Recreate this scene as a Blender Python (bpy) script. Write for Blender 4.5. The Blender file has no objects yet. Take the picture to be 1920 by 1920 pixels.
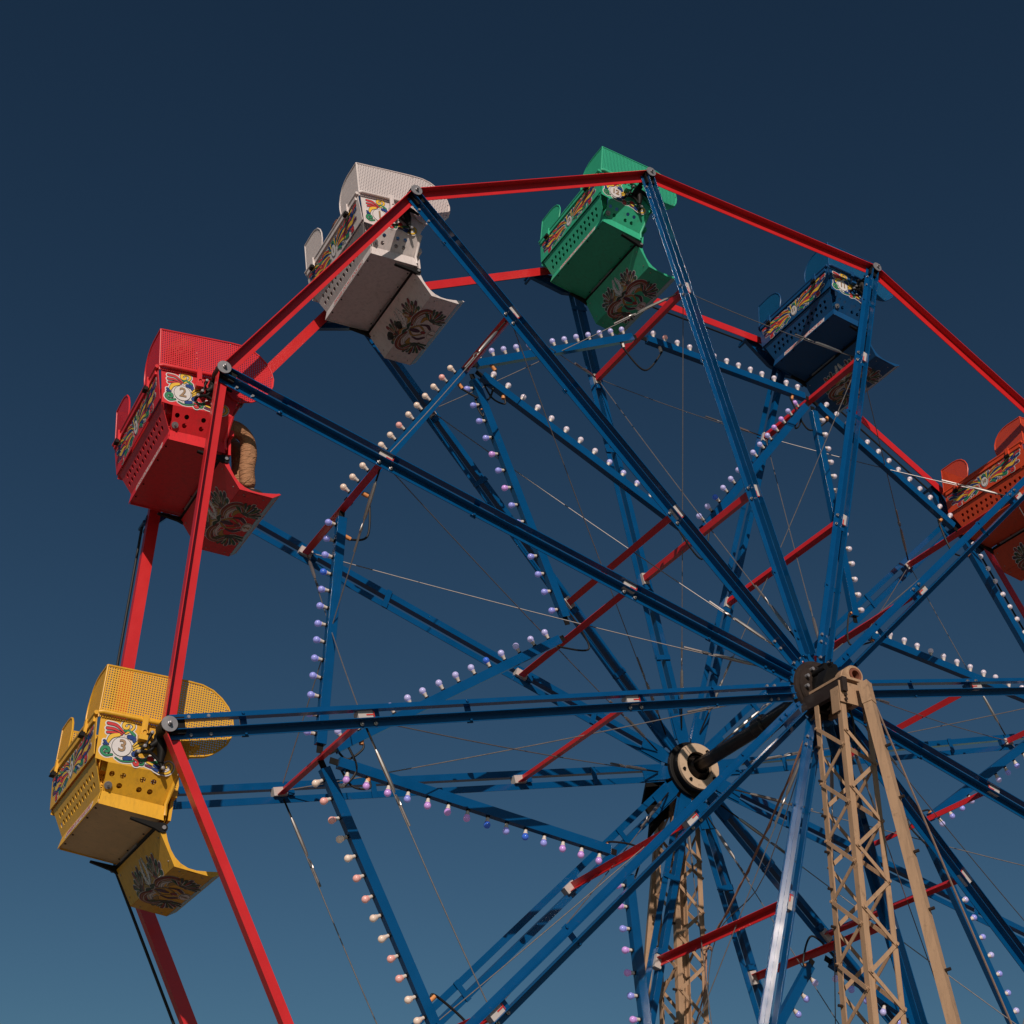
import bpy, bmesh, math, random
from mathutils import Vector, Matrix
from mathutils.geometry import tessellate_polygon
random.seed(7)
R_ = math.radians
scene = bpy.context.scene
COL = scene.collection

# ------------------------------------------------------------------ camera
HUB = 7.08                       # height of the wheel axle above the ground
cam_d = bpy.data.cameras.new('camera')
cam = bpy.data.objects.new('camera', cam_d); COL.objects.link(cam)
rows = ((0.880555079, -0.473221371, 0.026158872), (-0.270691855, -0.456854354, 0.847354718), (-0.389035567, -0.753223495, -0.530382593))
rot = Matrix(rows).transposed().to_4x4()
cam.matrix_world = Matrix.Translation((-7.7581, -9.9411, HUB-5.4775)) @ rot
cam_d.lens = 51.27; cam_d.sensor_width = 36; cam_d.clip_start = .1; cam_d.clip_end = 5000
scene.camera = cam

# ------------------------------------------------------------------ sky, sun, exposure
SUN_ELEV = 28.0
sun_dir = Vector((0.414, 0.780, -0.469)).normalized()      # the way the light travels
w = bpy.data.worlds.new('World'); scene.world = w; w.use_nodes = True
nt = w.node_tree; nt.nodes.clear()
sky = nt.nodes.new('ShaderNodeTexSky'); sky.sky_type = 'NISHITA'; sky.sun_disc = False
sky.sun_elevation = R_(SUN_ELEV); sky.sun_rotation = math.atan2(-sun_dir.x, -sun_dir.y) % (2*math.pi)
sky.altitude = 0; sky.air_density = 1.0; sky.dust_density = 0.6; sky.ozone_density = 1.6
tint = nt.nodes.new('ShaderNodeMix'); tint.data_type = 'RGBA'; tint.blend_type = 'MULTIPLY'; tint.inputs[0].default_value = 1; tint.inputs[7].default_value = (.282, .385, .392, 1)
gm = nt.nodes.new('ShaderNodeGamma'); gm.inputs[1].default_value = 1.24      # deep, polarised-looking blue
bg = nt.nodes.new('ShaderNodeBackground'); bg.inputs[1].default_value = 0.055
wo = nt.nodes.new('ShaderNodeOutputWorld')
nt.links.new(sky.outputs[0], gm.inputs[0]); nt.links.new(gm.outputs[0], tint.inputs[6])
nt.links.new(tint.outputs[2], bg.inputs[0]); nt.links.new(bg.outputs[0], wo.inputs[0])
sd = bpy.data.lights.new('sun', 'SUN'); sd.energy = 3.2; sd.angle = R_(.53); sd.color = (1, .87, .77)
so = bpy.data.objects.new('sun', sd); COL.objects.link(so)
so.rotation_euler = sun_dir.to_track_quat('-Z', 'Y').to_euler(); so.location = (-20, -40, 30)
scene.view_settings.view_transform = 'Standard'; scene.view_settings.look = 'None'
scene.view_settings.exposure = 0; scene.view_settings.gamma = 1

# ------------------------------------------------------------------ materials
def mat(name, col, rough=.4, metal=0, var=.12, scale=6, coat=0, emit=None, es=0, dirt=0, spec=.5, streak=0, d0=.56):
    m = bpy.data.materials.new(name); m.use_nodes = True
    n = m.node_tree.nodes; l = m.node_tree.links; b = n['Principled BSDF']
    b.inputs['Roughness'].default_value = rough; b.inputs['Metallic'].default_value = metal
    b.inputs['Specular IOR Level'].default_value = spec
    if coat: b.inputs['Coat Weight'].default_value = coat; b.inputs['Coat Roughness'].default_value = .12
    tc = n.new('ShaderNodeTexCoord'); no = n.new('ShaderNodeTexNoise'); no.inputs['Scale'].default_value = scale; no.inputs['Detail'].default_value = 6
    l.new(tc.outputs['Object'], no.inputs['Vector'])
    mx = n.new('ShaderNodeMix'); mx.data_type = 'RGBA'
    mx.inputs[6].default_value = (*[max(0, c*(1-var)) for c in col], 1); mx.inputs[7].default_value = (*[min(1, c*(1+var)) for c in col], 1)
    l.new(no.outputs['Fac'], mx.inputs[0]); out = mx.outputs[2]
    if dirt:
        n2 = n.new('ShaderNodeTexNoise'); n2.inputs['Scale'].default_value = scale*3.3; n2.inputs['Detail'].default_value = 9; n2.inputs['Roughness'].default_value = .7
        l.new(tc.outputs['Object'], n2.inputs['Vector'])
        cr = n.new('ShaderNodeValToRGB'); cr.color_ramp.elements[0].position = d0; cr.color_ramp.elements[1].position = d0+.18
        l.new(n2.outputs['Fac'], cr.inputs[0])
        ml = n.new('ShaderNodeMath'); ml.operation = 'MULTIPLY'; ml.inputs[1].default_value = dirt; l.new(cr.outputs[0], ml.inputs[0])
        m2 = n.new('ShaderNodeMix'); m2.data_type = 'RGBA'; l.new(ml.outputs[0], m2.inputs[0]); l.new(out, m2.inputs[6]); m2.inputs[7].default_value = (.09, .06, .04, 1)
        out = m2.outputs[2]
    if streak:          # washed-down runs and fine scuffs of long outdoor use
        mp = n.new('ShaderNodeMapping'); mp.inputs['Scale'].default_value = (26, 26, 2.2); l.new(tc.outputs['Object'], mp.inputs[0])
        n3 = n.new('ShaderNodeTexNoise'); n3.inputs['Scale'].default_value = 1; n3.inputs['Detail'].default_value = 8; n3.inputs['Roughness'].default_value = .75; l.new(mp.outputs[0], n3.inputs[0])
        c3 = n.new('ShaderNodeValToRGB'); c3.color_ramp.elements[0].position = .48; c3.color_ramp.elements[1].position = .72; l.new(n3.outputs['Fac'], c3.inputs[0])
        m4 = n.new('ShaderNodeMath'); m4.operation = 'MULTIPLY'; m4.inputs[1].default_value = streak; l.new(c3.outputs[0], m4.inputs[0])
        m3 = n.new('ShaderNodeMix'); m3.data_type = 'RGBA'; l.new(m4.outputs[0], m3.inputs[0]); l.new(out, m3.inputs[6]); m3.inputs[7].default_value = (*[c*.35+.02 for c in col], 1)
        out = m3.outputs[2]
    l.new(out, b.inputs['Base Color'])
    mr = n.new('ShaderNodeMapRange'); mr.inputs[3].default_value = max(.02, rough-.07); mr.inputs[4].default_value = min(1, rough+.1)
    l.new(no.outputs['Fac'], mr.inputs[0]); l.new(mr.outputs[0], b.inputs['Roughness'])
    if emit: b.inputs['Emission Color'].default_value = (*emit, 1); b.inputs['Emission Strength'].default_value = es
    return m
def wrinkle(m, scale=11, st=1.0):
    n = m.node_tree.nodes; l = m.node_tree.links; tc = n.new('ShaderNodeTexCoord'); mp = n.new('ShaderNodeMapping'); mp.inputs['Scale'].default_value = (1, 1, 2.6)
    no = n.new('ShaderNodeTexNoise'); no.inputs['Scale'].default_value = scale; no.inputs['Detail'].default_value = 5; no.inputs['Distortion'].default_value = 1.4
    l.new(tc.outputs['Object'], mp.inputs[0]); l.new(mp.outputs[0], no.inputs[0]); b = n.new('ShaderNodeBump'); b.inputs['Strength'].default_value = st; b.inputs['Distance'].default_value = .03
    l.new(no.outputs['Fac'], b.inputs['Height']); l.new(b.outputs[0], n['Principled BSDF'].inputs['Normal']); return m
def perforate(m, pitch=.0172, rad=.29):
    n = m.node_tree.nodes; l = m.node_tree.links; b = n['Principled BSDF']; o = [x for x in n if x.type == 'OUTPUT_MATERIAL'][0]
    uv = n.new('ShaderNodeUVMap'); uv.uv_map = 'metres'
    def vm(op, a, bb):
        q = n.new('ShaderNodeVectorMath'); q.operation = op; l.new(a, q.inputs[0]); q.inputs[1].default_value = bb; return q
    s = vm('SCALE', uv.outputs[0], (0, 0, 0)); s.inputs['Scale'].default_value = 1/pitch
    f = vm('FRACTION', s.outputs[0], (0, 0, 0)); d = vm('SUBTRACT', f.outputs[0], (.5, .5, 0)); ln = vm('LENGTH', d.outputs[0], (0, 0, 0))
    lt = n.new('ShaderNodeMath'); lt.operation = 'LESS_THAN'; lt.inputs[1].default_value = rad; l.new(ln.outputs['Value'], lt.inputs[0])
    tr = n.new('ShaderNodeBsdfTransparent'); mx = n.new('ShaderNodeMixShader')
    l.new(lt.outputs[0], mx.inputs[0]); l.new(b.outputs[0], mx.inputs[1]); l.new(tr.outputs[0], mx.inputs[2]); l.new(mx.outputs[0], o.inputs['Surface'])
    return m
BLUE = (.0015, .070, .205)
M_blue = mat('blue_gloss_paint', BLUE, .15, var=.16, dirt=.5, d0=.62, spec=.55)
def edge(m, r=.0035):
    n = m.node_tree.nodes; b = n.new('ShaderNodeBevel'); b.samples = 4; b.inputs[0].default_value = r
    m.node_tree.links.new(b.outputs[0], n['Principled BSDF'].inputs['Normal']); return m
edge(M_blue)
M_red = mat('red_gloss_paint', (.62, .019, .022), .33, coat=.1, var=.12, dirt=.5, d0=.62)
M_tan = mat('tan_tower_paint', (.45, .285, .17), .55, var=.14, dirt=.65, scale=4, streak=.45, d0=.57)
M_galv = mat('galvanised_steel', (.30, .29, .30), .42, metal=.45, var=.2, scale=20)
M_silver = mat('bright_turnbuckle_steel', (.42, .39, .37), .36, metal=.85, var=.15, scale=14)
M_wire = mat('wire_rope_steel', (.22, .20, .195), .4, metal=.5, var=.25, scale=30)
M_black = mat('greasy_black_steel', (.006, .0055, .005), .55, var=.4, scale=18, spec=.25)
M_rubber = mat('black_cable_rubber', (.006, .006, .007), .6)
M_axle = mat('oily_axle_steel', (.035, .028, .024), .3, metal=.5, var=.5, scale=9)
M_hub = mat('rusty_hub_casting', (.034, .022, .017), .5, metal=.2, var=.4, scale=14, dirt=.5)
M_rust = mat('rusty_steel', (.20, .065, .035), .7, var=.4, scale=14)
M_cream = mat('cream_ring_paint', (.60, .44, .30), .5, var=.1, dirt=.4)
M_white = mat('white_block_paint', (.52, .47, .44), .5, var=.15)
M_redmark = mat('red_label_mark', (.6, .03, .02), .5)
M_orangeplug = mat('orange_plug', (.75, .30, .10), .45)
M_guy = mat('weathered_hemp', (.22, .15, .115), .85, var=.3, scale=40)
M_rope = mat('faded_orange_rope', (.36, .19, .135), .8, var=.3, scale=40)
M_bulbneck = mat('white_bulb_neck', (.72, .63, .57), .35)
BULBC = {'lav': (.50, .48, .82), 'peri': (.32, .34, .82), 'cream': (.80, .63, .52), 'pink': (.84, .42, .38), 'violet': (.62, .34, .78), 'pale': (.68, .60, .68), 'blue': (.05, .15, .66)}
M_bulb = {k: mat('bulb_glass_'+k, c, .14, var=.05, emit=c, es=.10) for k, c in BULBC.items()}
ART = {'white': (.72, .68, .66), 'black': (.012, .010, .010), 'red': (.62, .04, .045), 'yellow': (.85, .52, .05), 'green': (.03, .25, .11), 'blue': (.012, .05, .22), 'purple': (.16, .03, .10), 'tan': (.38, .24, .13), 'orange': (.75, .25, .03), 'maroon': (.26, .035, .04), 'dkgreen': (.03, .085, .05), 'plum': (.085, .025, .055), 'ochre': (.42, .24, .045)}
M_art = {k: mat('decal_'+k, c, .42, var=.06, scale=20) for k, c in ART.items()}

# ------------------------------------------------------------------ mesh helpers
class MB:
    def __init__(s): s.v = []; s.f = []; s.m = []; s.uv = {}; s.mats = []; s.smooth = set()
    def mi(s, m):
        if m not in s.mats: s.mats.append(m)
        return s.mats.index(m)
    def add(s, vs, fs, m, smooth=False):
        b = len(s.v); i = s.mi(m); s.v += [tuple(x) for x in vs]
        for f in fs:
            if smooth: s.smooth.add(len(s.f))
            s.f.append([b+j for j in f]); s.m.append(i)
        return b
    def box(s, c, size, m, ax=None):
        c = Vector(c); X, Y, Z = ax if ax else (Vector((1, 0, 0)), Vector((0, 1, 0)), Vector((0, 0, 1)))
        a, b, d = [q/2 for q in size]
        vs = [c+X*(sx*a)+Y*(sy*b)+Z*(sz*d) for sx in (-1, 1) for sy in (-1, 1) for sz in (-1, 1)]
        s.add(vs, [(0, 1, 3, 2), (4, 6, 7, 5), (0, 4, 5, 1), (2, 3, 7, 6), (0, 2, 6, 4), (1, 5, 7, 3)], m)
    def prism(s, poly, o, U, V, N, L, m, holes=(), uvm=False, edge_m=None):
        """2D outline (with holes) in U,V at o, thickened L along N"""
        o = Vector(o); U = Vector(U); V = Vector(V); N = Vector(N)
        loops = [[Vector((x, y, 0)) for x, y in poly]]+[[Vector((x, y, 0)) for x, y in h] for h in holes]
        flat = [q for lp in loops for q in lp]; n = len(flat)
        tri = tessellate_polygon(loops)
        P = lambda q, t: o+U*q.x+V*q.y+N*t
        vs = [P(q, 0) for q in flat]+[P(q, L) for q in flat]
        fs = []
        for t in tri:
            fs.append(tuple(t)); fs.append(tuple(n+j for j in reversed(t)))
        b = s.add(vs, fs, m)
        if uvm:
            for i, q in enumerate(flat): s.uv[b+i] = (q.x, q.y); s.uv[b+n+i] = (q.x, q.y)
        sd_ = []; k = 0
        for lp in loops:
            c = len(lp)
            for i in range(c): j = (i+1) % c; sd_.append((k+i, k+j, n+k+j, n+k+i))
            k += c
        s.add(vs, sd_, edge_m or m)
    def tube(s, pts, r, m, seg=8, cap=True, closed=False):
        pts = [Vector(q) for q in pts]; n = len(pts); rs = r if isinstance(r, (list, tuple)) else [r]*n
        ring = []; up = None
        for i, q in enumerate(pts):
            a = pts[(i-1) % n] if (closed or i > 0) else q; b = pts[(i+1) % n] if (closed or i < n-1) else q
            t = (b-a).normalized()
            if up is None: up = t.orthogonal().normalized()
            up = (up-t*up.dot(t)).normalized(); sd2 = t.cross(up)
            ring.append([q+(up*math.cos(2*math.pi*j/seg)+sd2*math.sin(2*math.pi*j/seg))*rs[i] for j in range(seg)])
        vs = [x for rr in ring for x in rr]; fs = []
        for i in range(n if closed else n-1):
            i2 = (i+1) % n
            for j in range(seg): j2 = (j+1) % seg; fs.append((i*seg+j, i*seg+j2, i2*seg+j2, i2*seg+j))
        b = s.add(vs, fs, m, True)
        if cap and not closed:
            s.add(ring[0], [tuple(range(seg))[::-1]], m); s.add(ring[-1], [tuple(range(seg))], m)
    def lathe(s, prof, o, ax, m, seg=20):
        """prof = [(t along axis, radius)]"""
        ax = Vector(ax).normalized(); o = Vector(o)
        s_ = ax.orthogonal().normalized(); t_ = ax.cross(s_)
        vs = []; fs = []
        for t, r in prof:
            for j in range(seg):
                a = 2*math.pi*j/seg; vs.append(o+ax*t+(s_*math.cos(a)+t_*math.sin(a))*max(r, 1e-5))
        for i in range(len(prof)-1):
            for j in range(seg): j2 = (j+1) % seg; fs.append((i*seg+j, i*seg+j2, (i+1)*seg+j2, (i+1)*seg+j))
        s.add(vs, fs, m, True)
    def cyl(s, a, b, r, m, seg=16):
        a = Vector(a); b = Vector(b); L = (b-a).length
        s.lathe([(0, 0), (0, r), (0, r), (L, r), (L, r), (L, 0)], a, b-a, m, seg)
    def build(s, name, parent=None):
        me = bpy.data.meshes.new(name); me.from_pydata(s.v, [], s.f); me.update()
        for m in s.mats: me.materials.append(m)
        me.polygons.foreach_set('material_index', s.m)
        me.polygons.foreach_set('use_smooth', [i in s.smooth for i in range(len(s.f))])
        if s.uv:
            ul = me.uv_layers.new(name='metres')
            for lp in me.loops: ul.data[lp.index].uv = s.uv.get(lp.vertex_index, (0, 0))
        try: me.set_sharp_from_angle(angle=R_(40))
        except Exception: pass
        o = bpy.data.objects.new(name, me); COL.objects.link(o)
        if parent: o.parent = parent
        return o
def empty(name, loc, label, cat, group=None):
    o = bpy.data.objects.new(name, None); COL.objects.link(o); o.location = loc; o.empty_display_size = .2
    o['label'] = label; o['category'] = cat
    if group: o['group'] = group
    return o
def text_faces(txt, size, off=0.0):
    cu = bpy.data.curves.new('txt', 'FONT'); cu.body = txt; cu.size = size; cu.align_x = 'CENTER'; cu.align_y = 'CENTER'; cu.offset = off; cu.resolution_u = 3
    ob = bpy.data.objects.new('txt', cu); COL.objects.link(ob); bpy.context.view_layer.update()
    dg = bpy.context.evaluated_depsgraph_get(); me = bpy.data.meshes.new_from_object(ob.evaluated_get(dg))
    v = [(q.co.x, q.co.y) for q in me.vertices]; f = [tuple(p.vertices) for p in me.polygons]
    bpy.data.objects.remove(ob); bpy.data.curves.remove(cu); bpy.data.meshes.remove(me)
    return v, f
def circ(cx, cy, r, n=14): return [(cx+r*math.cos(2*math.pi*i/n), cy+r*math.sin(2*math.pi*i/n)) for i in range(n)]

# ------------------------------------------------------------------ ground
g = MB(); g.add([(-600, -600, 0), (600, -600, 0), (600, 600, 0), (-600, 600, 0)], [(0, 1, 2, 3)], mat('pale_worn_paving', (.135, .122, .108), .85, var=.3, scale=.8, dirt=.3))
go = g.build('ground'); go['kind'] = 'structure'

# ------------------------------------------------------------------ the wheel
RW = 5.8; RO = RW*.7488; RI = RW*.345; A0 = 105.5
Yv = Vector((0, 1, 0)); Zv = Vector((0, 0, 1)); Xv = Vector((1, 0, 0))
def ang(k): return R_(A0+30*k)                      # k = seat number, 0 is seat 12
def er(k): a = ang(k); return Vector((math.cos(a), 0, math.sin(a)))
def et(k): a = ang(k); return Vector((-math.sin(a), 0, math.cos(a)))
def lerp(a, b, t): return a+(b-a)*t
def ctr(y): t = (y+.75)/1.62; return Vector((lerp(-.02, -.06, t), 0, lerp(.02, -.06, t)))
def WP(k, r, y):
    c = ctr(y)*(1-r/RW); p = er(k)*r+c; return Vector((p.x, y, p.z+HUB))
def ysp(r, side):                                   # dish of the spokes: near side (-1), far side (+1)
    pts = [(0, .91), (RI, .857), (RO, .791), (RW, .750)]
    for (a, ya), (b, yb) in zip(pts, pts[1:]):
        if r <= b+1e-6: y = lerp(ya, yb, (r-a)/(b-a)); break
    else: y = .75
    return -y if side < 0 else y+.122
wheel = empty('ferris_wheel', (0, 0.06, HUB), 'large ferris wheel of blue spokes and red rim bars strung with bulbs', 'ferris wheel')
wheel_children = []
def wb(mb, name, parent=None):
    o = mb.build(name); p = parent or wheel
    if parent is None: o.parent = wheel; o.matrix_parent_inverse = Matrix.Translation(-wheel.location)
    else: o.parent = parent
    return o
def lbar(mb, a, b, inplane, outw, wid, fl, th, m, flange_at=0):
    """angle iron a->b; web from the line along +inplane (wid), flange along outw at the line"""
    a = Vector(a); b = Vector(b); N = (b-a); L = N.length; N.normalize()
    U = (inplane-N*inplane.dot(N)).normalized(); V = (outw-N*outw.dot(N)-U*outw.dot(U)).normalized()
    poly = [(0, 0), (wid, 0), (wid, th), (th, th), (th, fl), (0, fl)]
    mb.prism(poly, a, U, V, N, L, m)

GAP = .036
for side in (-1, 1):
    for k in range(12):
        m = MB(); e = et(k); out = Yv*side
        for sg in (-1, 1):
            r0, r1 = .33, RW-.01
            segs = [r0, RI, RO, r1]
            a = WP(k, segs[0], ysp(segs[0], side))+e*sg*(GAP-.006); b = WP(k, segs[-1], ysp(segs[-1], side))+e*sg*(GAP-.004)
            lbar(m, a, b, e*sg, out, .058, .069, .006, M_blue)
            for r in (RW-.16, RW-.30):
                q = WP(k, r, ysp(r, side))+e*sg*(GAP+.03)+out*.006
                m.cyl(q, q+out*.014, .012, M_galv, 6)
        for r in (RW*.905, RW*.60, RW*.2):
            q = WP(k, r, ysp(r, side))-out*.012
            m.box(q, (.05, .19 if r > 1.5 else .17, .008), M_blue, (er(k), e, out))
            for sg in (-1, 1):
                c = q+e*sg*.075+out*.016; m.cyl(c, c+out*.014, .011, M_blue, 6)
        # gusset at the hub end
        q = WP(k, .22, ysp(.3, side)); d = (WP(k, .62, ysp(.62, side))-q).normalized()
        m.prism([(0, -.05), (.12, -.070), (.36, -.074), (.36, .074), (.12, .070), (0, .05)], q-out*.012, d, e, out, .009, M_blue)
        for rr, tt in ((.33, .045), (.33, -.045), (.50, .06), (.50, -.06), (.58, .062), (.58, -.062)):
            c = WP(k, rr, ysp(rr, side))+e*tt; m.cyl(c, c+out*(.022), .013, M_galv if k % 2 else M_blue, 6)
        wb(m, 'spoke')
        # rim bar from joint k to k+1
        m = MB(); y = side*.738+(.122 if side > 0 else 0)
        a = WP(k, RW, y); b = WP(k+1, RW, y); d = (b-a).normalized(); mid = (a+b)/2
        rad = Vector((mid.x, 0, mid.z-HUB)).normalized()
        lbar(m, a+d*.02+rad*.035, b-d*.02+rad*.035, -rad, out, .096, .080, .007, M_red)
        wb(m, 'rim_bar')
        # joint casting, washer and pin
        m = MB(); J = WP(k, RW, 0)
        yj = side*.75+(.122 if side > 0 else 0)
        c = Vector((J.x, yj, J.z))
        m.cyl(c-out*.06, c+out*.05, .055, M_black, 20)
        m.cyl(c-out*(.20 if side > 0 else .12), c, .026, M_black, 12)
        m.cyl(c+out*.078, c+out*.086, .056, M_galv, 28)
        m.cyl(c+out*.05, c+out*.078, .03, M_black, 12)
        m.lathe([(0, .016), (.014, .016), (.016, .011), (.034, .010), (.037, 0)], c+out*.086, out, M_galv, 12)
        # black foot casting that clasps the spoke end
        m.box(c-er(k)*.07+out*.028, (.10, .12, .035), M_black, (er(k), e, out))
        wb(m, 'pivot_joint')

# red cross bars with white end blocks
def crossbar(k, r):
    m = MB(); a = WP(k, r, ysp(r, -1)+.02); b = WP(k, r, ysp(r, 1)-.02)
    n = (b-a).normalized(); U = er(k); V = et(k)
    U = (U-n*U.dot(n)).normalized(); V = (V-n*V.dot(n)-U*V.dot(U)).normalized()
    # corner at inner radius and +theta side; web B along -theta, web A outwards
    poly = [(0, 0), (.062, 0), (.062, -.006), (.006, -.006), (.006, -.060), (0, -.060)]
    m.prism(poly, a-U*.03+V*.03, U, V, n, (b-a).length, M_red)
    ob = wb(m, 'cross_bar')
    for side, c in ((-1, a), (1, b)):
        h = MB(); out = Yv*side
        h.box(c+out*.02, (.118, .07, .075), M_white, (er(k), et(k), out))
        h.box(c+out*.059-er(k)*.035, (.06, .010, .003), M_redmark, (er(k), et(k), out))
        h.box(c+out*.059-er(k)*.066, (.006, .05, .003), M_redmark, (er(k), et(k), out))
        h.box(c+out*.01-er(k)*.095, (.05, .068, .05), M_blue, (er(k), et(k), out))
        for sg in (1,):
            for rr in (-.05, .06):
                q = c+et(k)*sg*.06+out*.03+er(k)*(rr-.03)
                h.lathe([(0, .016), (.01, .016), (.012, .010), (.022, .008), (.024, 0)], q, out, M_silver, 10)
        hb = h.build('end_block'); hb.parent = ob
for k in range(12): crossbar(k, RO); crossbar(k, RI)

# light beams with bulbs
YM = .06
view_rot = Matrix(rows); cam_loc = Vector((-7.7581, -9.9411, HUB-5.4775))
def proj(P):
    q = view_rot @ (P-cam_loc)
    return (.5+q.x/(-q.z)*51.27/36, .5-q.y/(-q.z)*51.27/36, -q.z)
bulbs = []
def bulb(mb, p, d, col, s=1.0):
    mb.lathe([(0, .0), (0, .017*s), (.016*s, .017*s)], p, d, M_black, 10)
    mb.lathe([(.012*s, .0135*s), (.034*s, .0150*s), (.052*s, .0215*s)], p, d, M_bulbneck, 12)
    pr = [(.052*s, .0215*s)]
    c = .077*s; r = .0288*s
    for i in range(9):
        a = R_(-55+i*145/8); pr.append((c+r*math.sin(a), r*math.cos(a)))
    pr.append((c+r, 0)); mb.lathe(pr, p, d, M_bulb[col], 14)
def beam(p0, p1, outv, n, cols, trim=.10, name='light_beam'):
    d = (p1-p0).normalized(); a = p0+d*trim; b = p1-d*trim; L = (b-a).length
    U = (outv-d*outv.dot(d)).normalized(); V = d.cross(U)
    m = MB(); t = .040; s = .032
    m.prism([(-t, -s), (t, -s), (t, s), (-t, s)], a, U, V, d, L, M_blue)
    for q, dd in ((a, -d), (b, d)):
        m.box(q+dd*.035, (.07, .05, .008), M_black, (d, U, V))
    o = wb(m, name)
    for i in range(n):
        tt = (i+.5)/n; q = a+d*(L*tt)+U*(t-.002)
        q = q+d*random.uniform(-.004, .004)
        dv = (U+d*random.uniform(-.06, .06)+V*random.uniform(-.06, .06)).normalized()
        bulbs.append((q, dv, cols[i % len(cols)] if not callable(cols) else cols(i), o))
def mid(k, r): return WP(k, r, YM)
seg_cols = {2: lambda i: 'peri' if i != 3 else 'blue', 1: lambda i: 'pink' if i in (1, 6) else 'cream', 0: lambda i: 'lav', 11: lambda i: 'pink' if i == 11 else 'pale', 10: lambda i: 'pale',
            3: lambda i: ('cream', 'pink', 'pink', 'cream')[i % 4], 4: lambda i: 'peri', 9: lambda i: ('pale', 'pink')[i % 2 and i < 4], 8: lambda i: 'lav', 7: lambda i: 'lav', 5: lambda i: 'peri', 6: lambda i: 'peri'}
for k in range(12):
    c = seg_cols[k]; p0, p1 = mid(k, RO), mid(k+1, RO)
    o = ((p0+p1)/2-Vector((0, YM, HUB))); o.y = 0
    beam(p0, p1, o.normalized(), 13, c)
star_cols = {(3, 4): lambda i: 'blue' if i in (7, 9) else ('violet' if i not in (3, 8, 10) else 'peri'), (3, 2): lambda i: 'blue' if i == 9 else 'lav', (1, 2): lambda i: 'violet' if i in (4, 6) else 'peri', (1, 0): lambda i: 'pale' if i < 8 else 'lav',
             (11, 0): lambda i: 'violet' if i in (0, 2, 3) else ('blue' if i == 11 else 'lav'), (11, 10): lambda i: 'pale', (9, 10): lambda i: 'pale', (5, 4): lambda i: ('violet', 'violet', 'peri')[i % 3]}
for k in (1, 3, 5, 7, 9, 11):
    for k2 in (k+1, k-1):
        k2m = k2 % 12; p0, p1 = mid(k, RO), mid(k2, RI)
        d = (p1-p0).normalized(); o = Vector((d.z, 0, -d.x))
        if o.dot(et(k2m)*(1 if k2 > k else -1)) < 0: o = -o
        beam(p0, p1, o, 14, star_cols.get((k, k2m), lambda i: ('peri', 'lav', 'peri')[i % 3]), .16)
vis = []
for i, (q, dv, c, o) in enumerate(bulbs):
    x, y, z = proj(q)
    if -.01 < x < 1.01 and -.01 < y < 1.01 and z > 0: vis.append((z, i))
vis.sort(); own = {i for _, i in vis[:100]}
rest = MB()
for i, (q, dv, c, o) in enumerate(bulbs):
    if i in own:
        m = MB(); bulb(m, q, dv, c); ob = m.build('light_bulb'); ob.parent = o
    else: bulb(rest, q, dv, c)
ro = wb(rest, 'light_bulbs'); ro['kind'] = 'stuff'

# jumper cables between beam ends
def cr(pts, n=8):
    P = [Vector(q) for q in pts]; P = [P[0]*2-P[1]]+P+[P[-1]*2-P[-2]]; out = []
    for i in range(1, len(P)-2):
        for j in range(n):
            t = j/n; a, b, c, d = P[i-1:i+3]
            out.append(.5*((2*b)+(c-a)*t+(2*a-5*b+4*c-d)*t*t+(3*b-a-3*c+d)*t**3))
    out.append(P[-2]); return out
def jumper(pts, ends, r, pm):
    m = MB(); m.tube(cr(pts), r, M_rubber)
    for a, b in ends: m.cyl(a, b, .0185, pm, 10)
    wb(m, 'jumper_cable')
for k in range(12):
    p = mid(k, RO); pm = M_orangeplug if k % 3 else M_bulbneck
    dn = (mid(k+1, RO)-p).normalized(); dp = (mid(k-1, RO)-p).normalized(); r = er(k)
    a = p+dn*.25-r*.05; b = p+dp*.25-r*.05
    sag = -Zv*.10+Vector((random.uniform(-.05, .05), random.uniform(-.05, .05), 0))
    jumper([a, a-r*.06, (a+b)/2-r*.20+sag, b-r*.06, b], [(a+r*.02, a-r*.05), (b+r*.02, b-r*.05)], .010, pm)
    if k % 2:
        for k2 in (k+1, k-1):
            d = (mid(k2, RI)-p).normalized(); q = p+d*.42; s0 = p+d*.18+Yv*.04
            jumper([q-Zv*.03, q-Zv*.12+d*.02, (q+s0)/2-Zv*.14, s0], [(q-Zv*.02, q-Zv*.075)], .009, M_orangeplug)
    else:
        q = mid(k, RI); d1 = (mid(k+1, RO)-q).normalized(); d2 = (mid(k-1, RO)-q).normalized()
        a = q+d1*.22; b = q+d2*.22
        jumper([a, a-r*.10, q-r*.18+Vector((.03, .03, -.03)), b-r*.10, b], [(a, a-r*.06), (b, b-r*.06)], .009, M_orangeplug)

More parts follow.
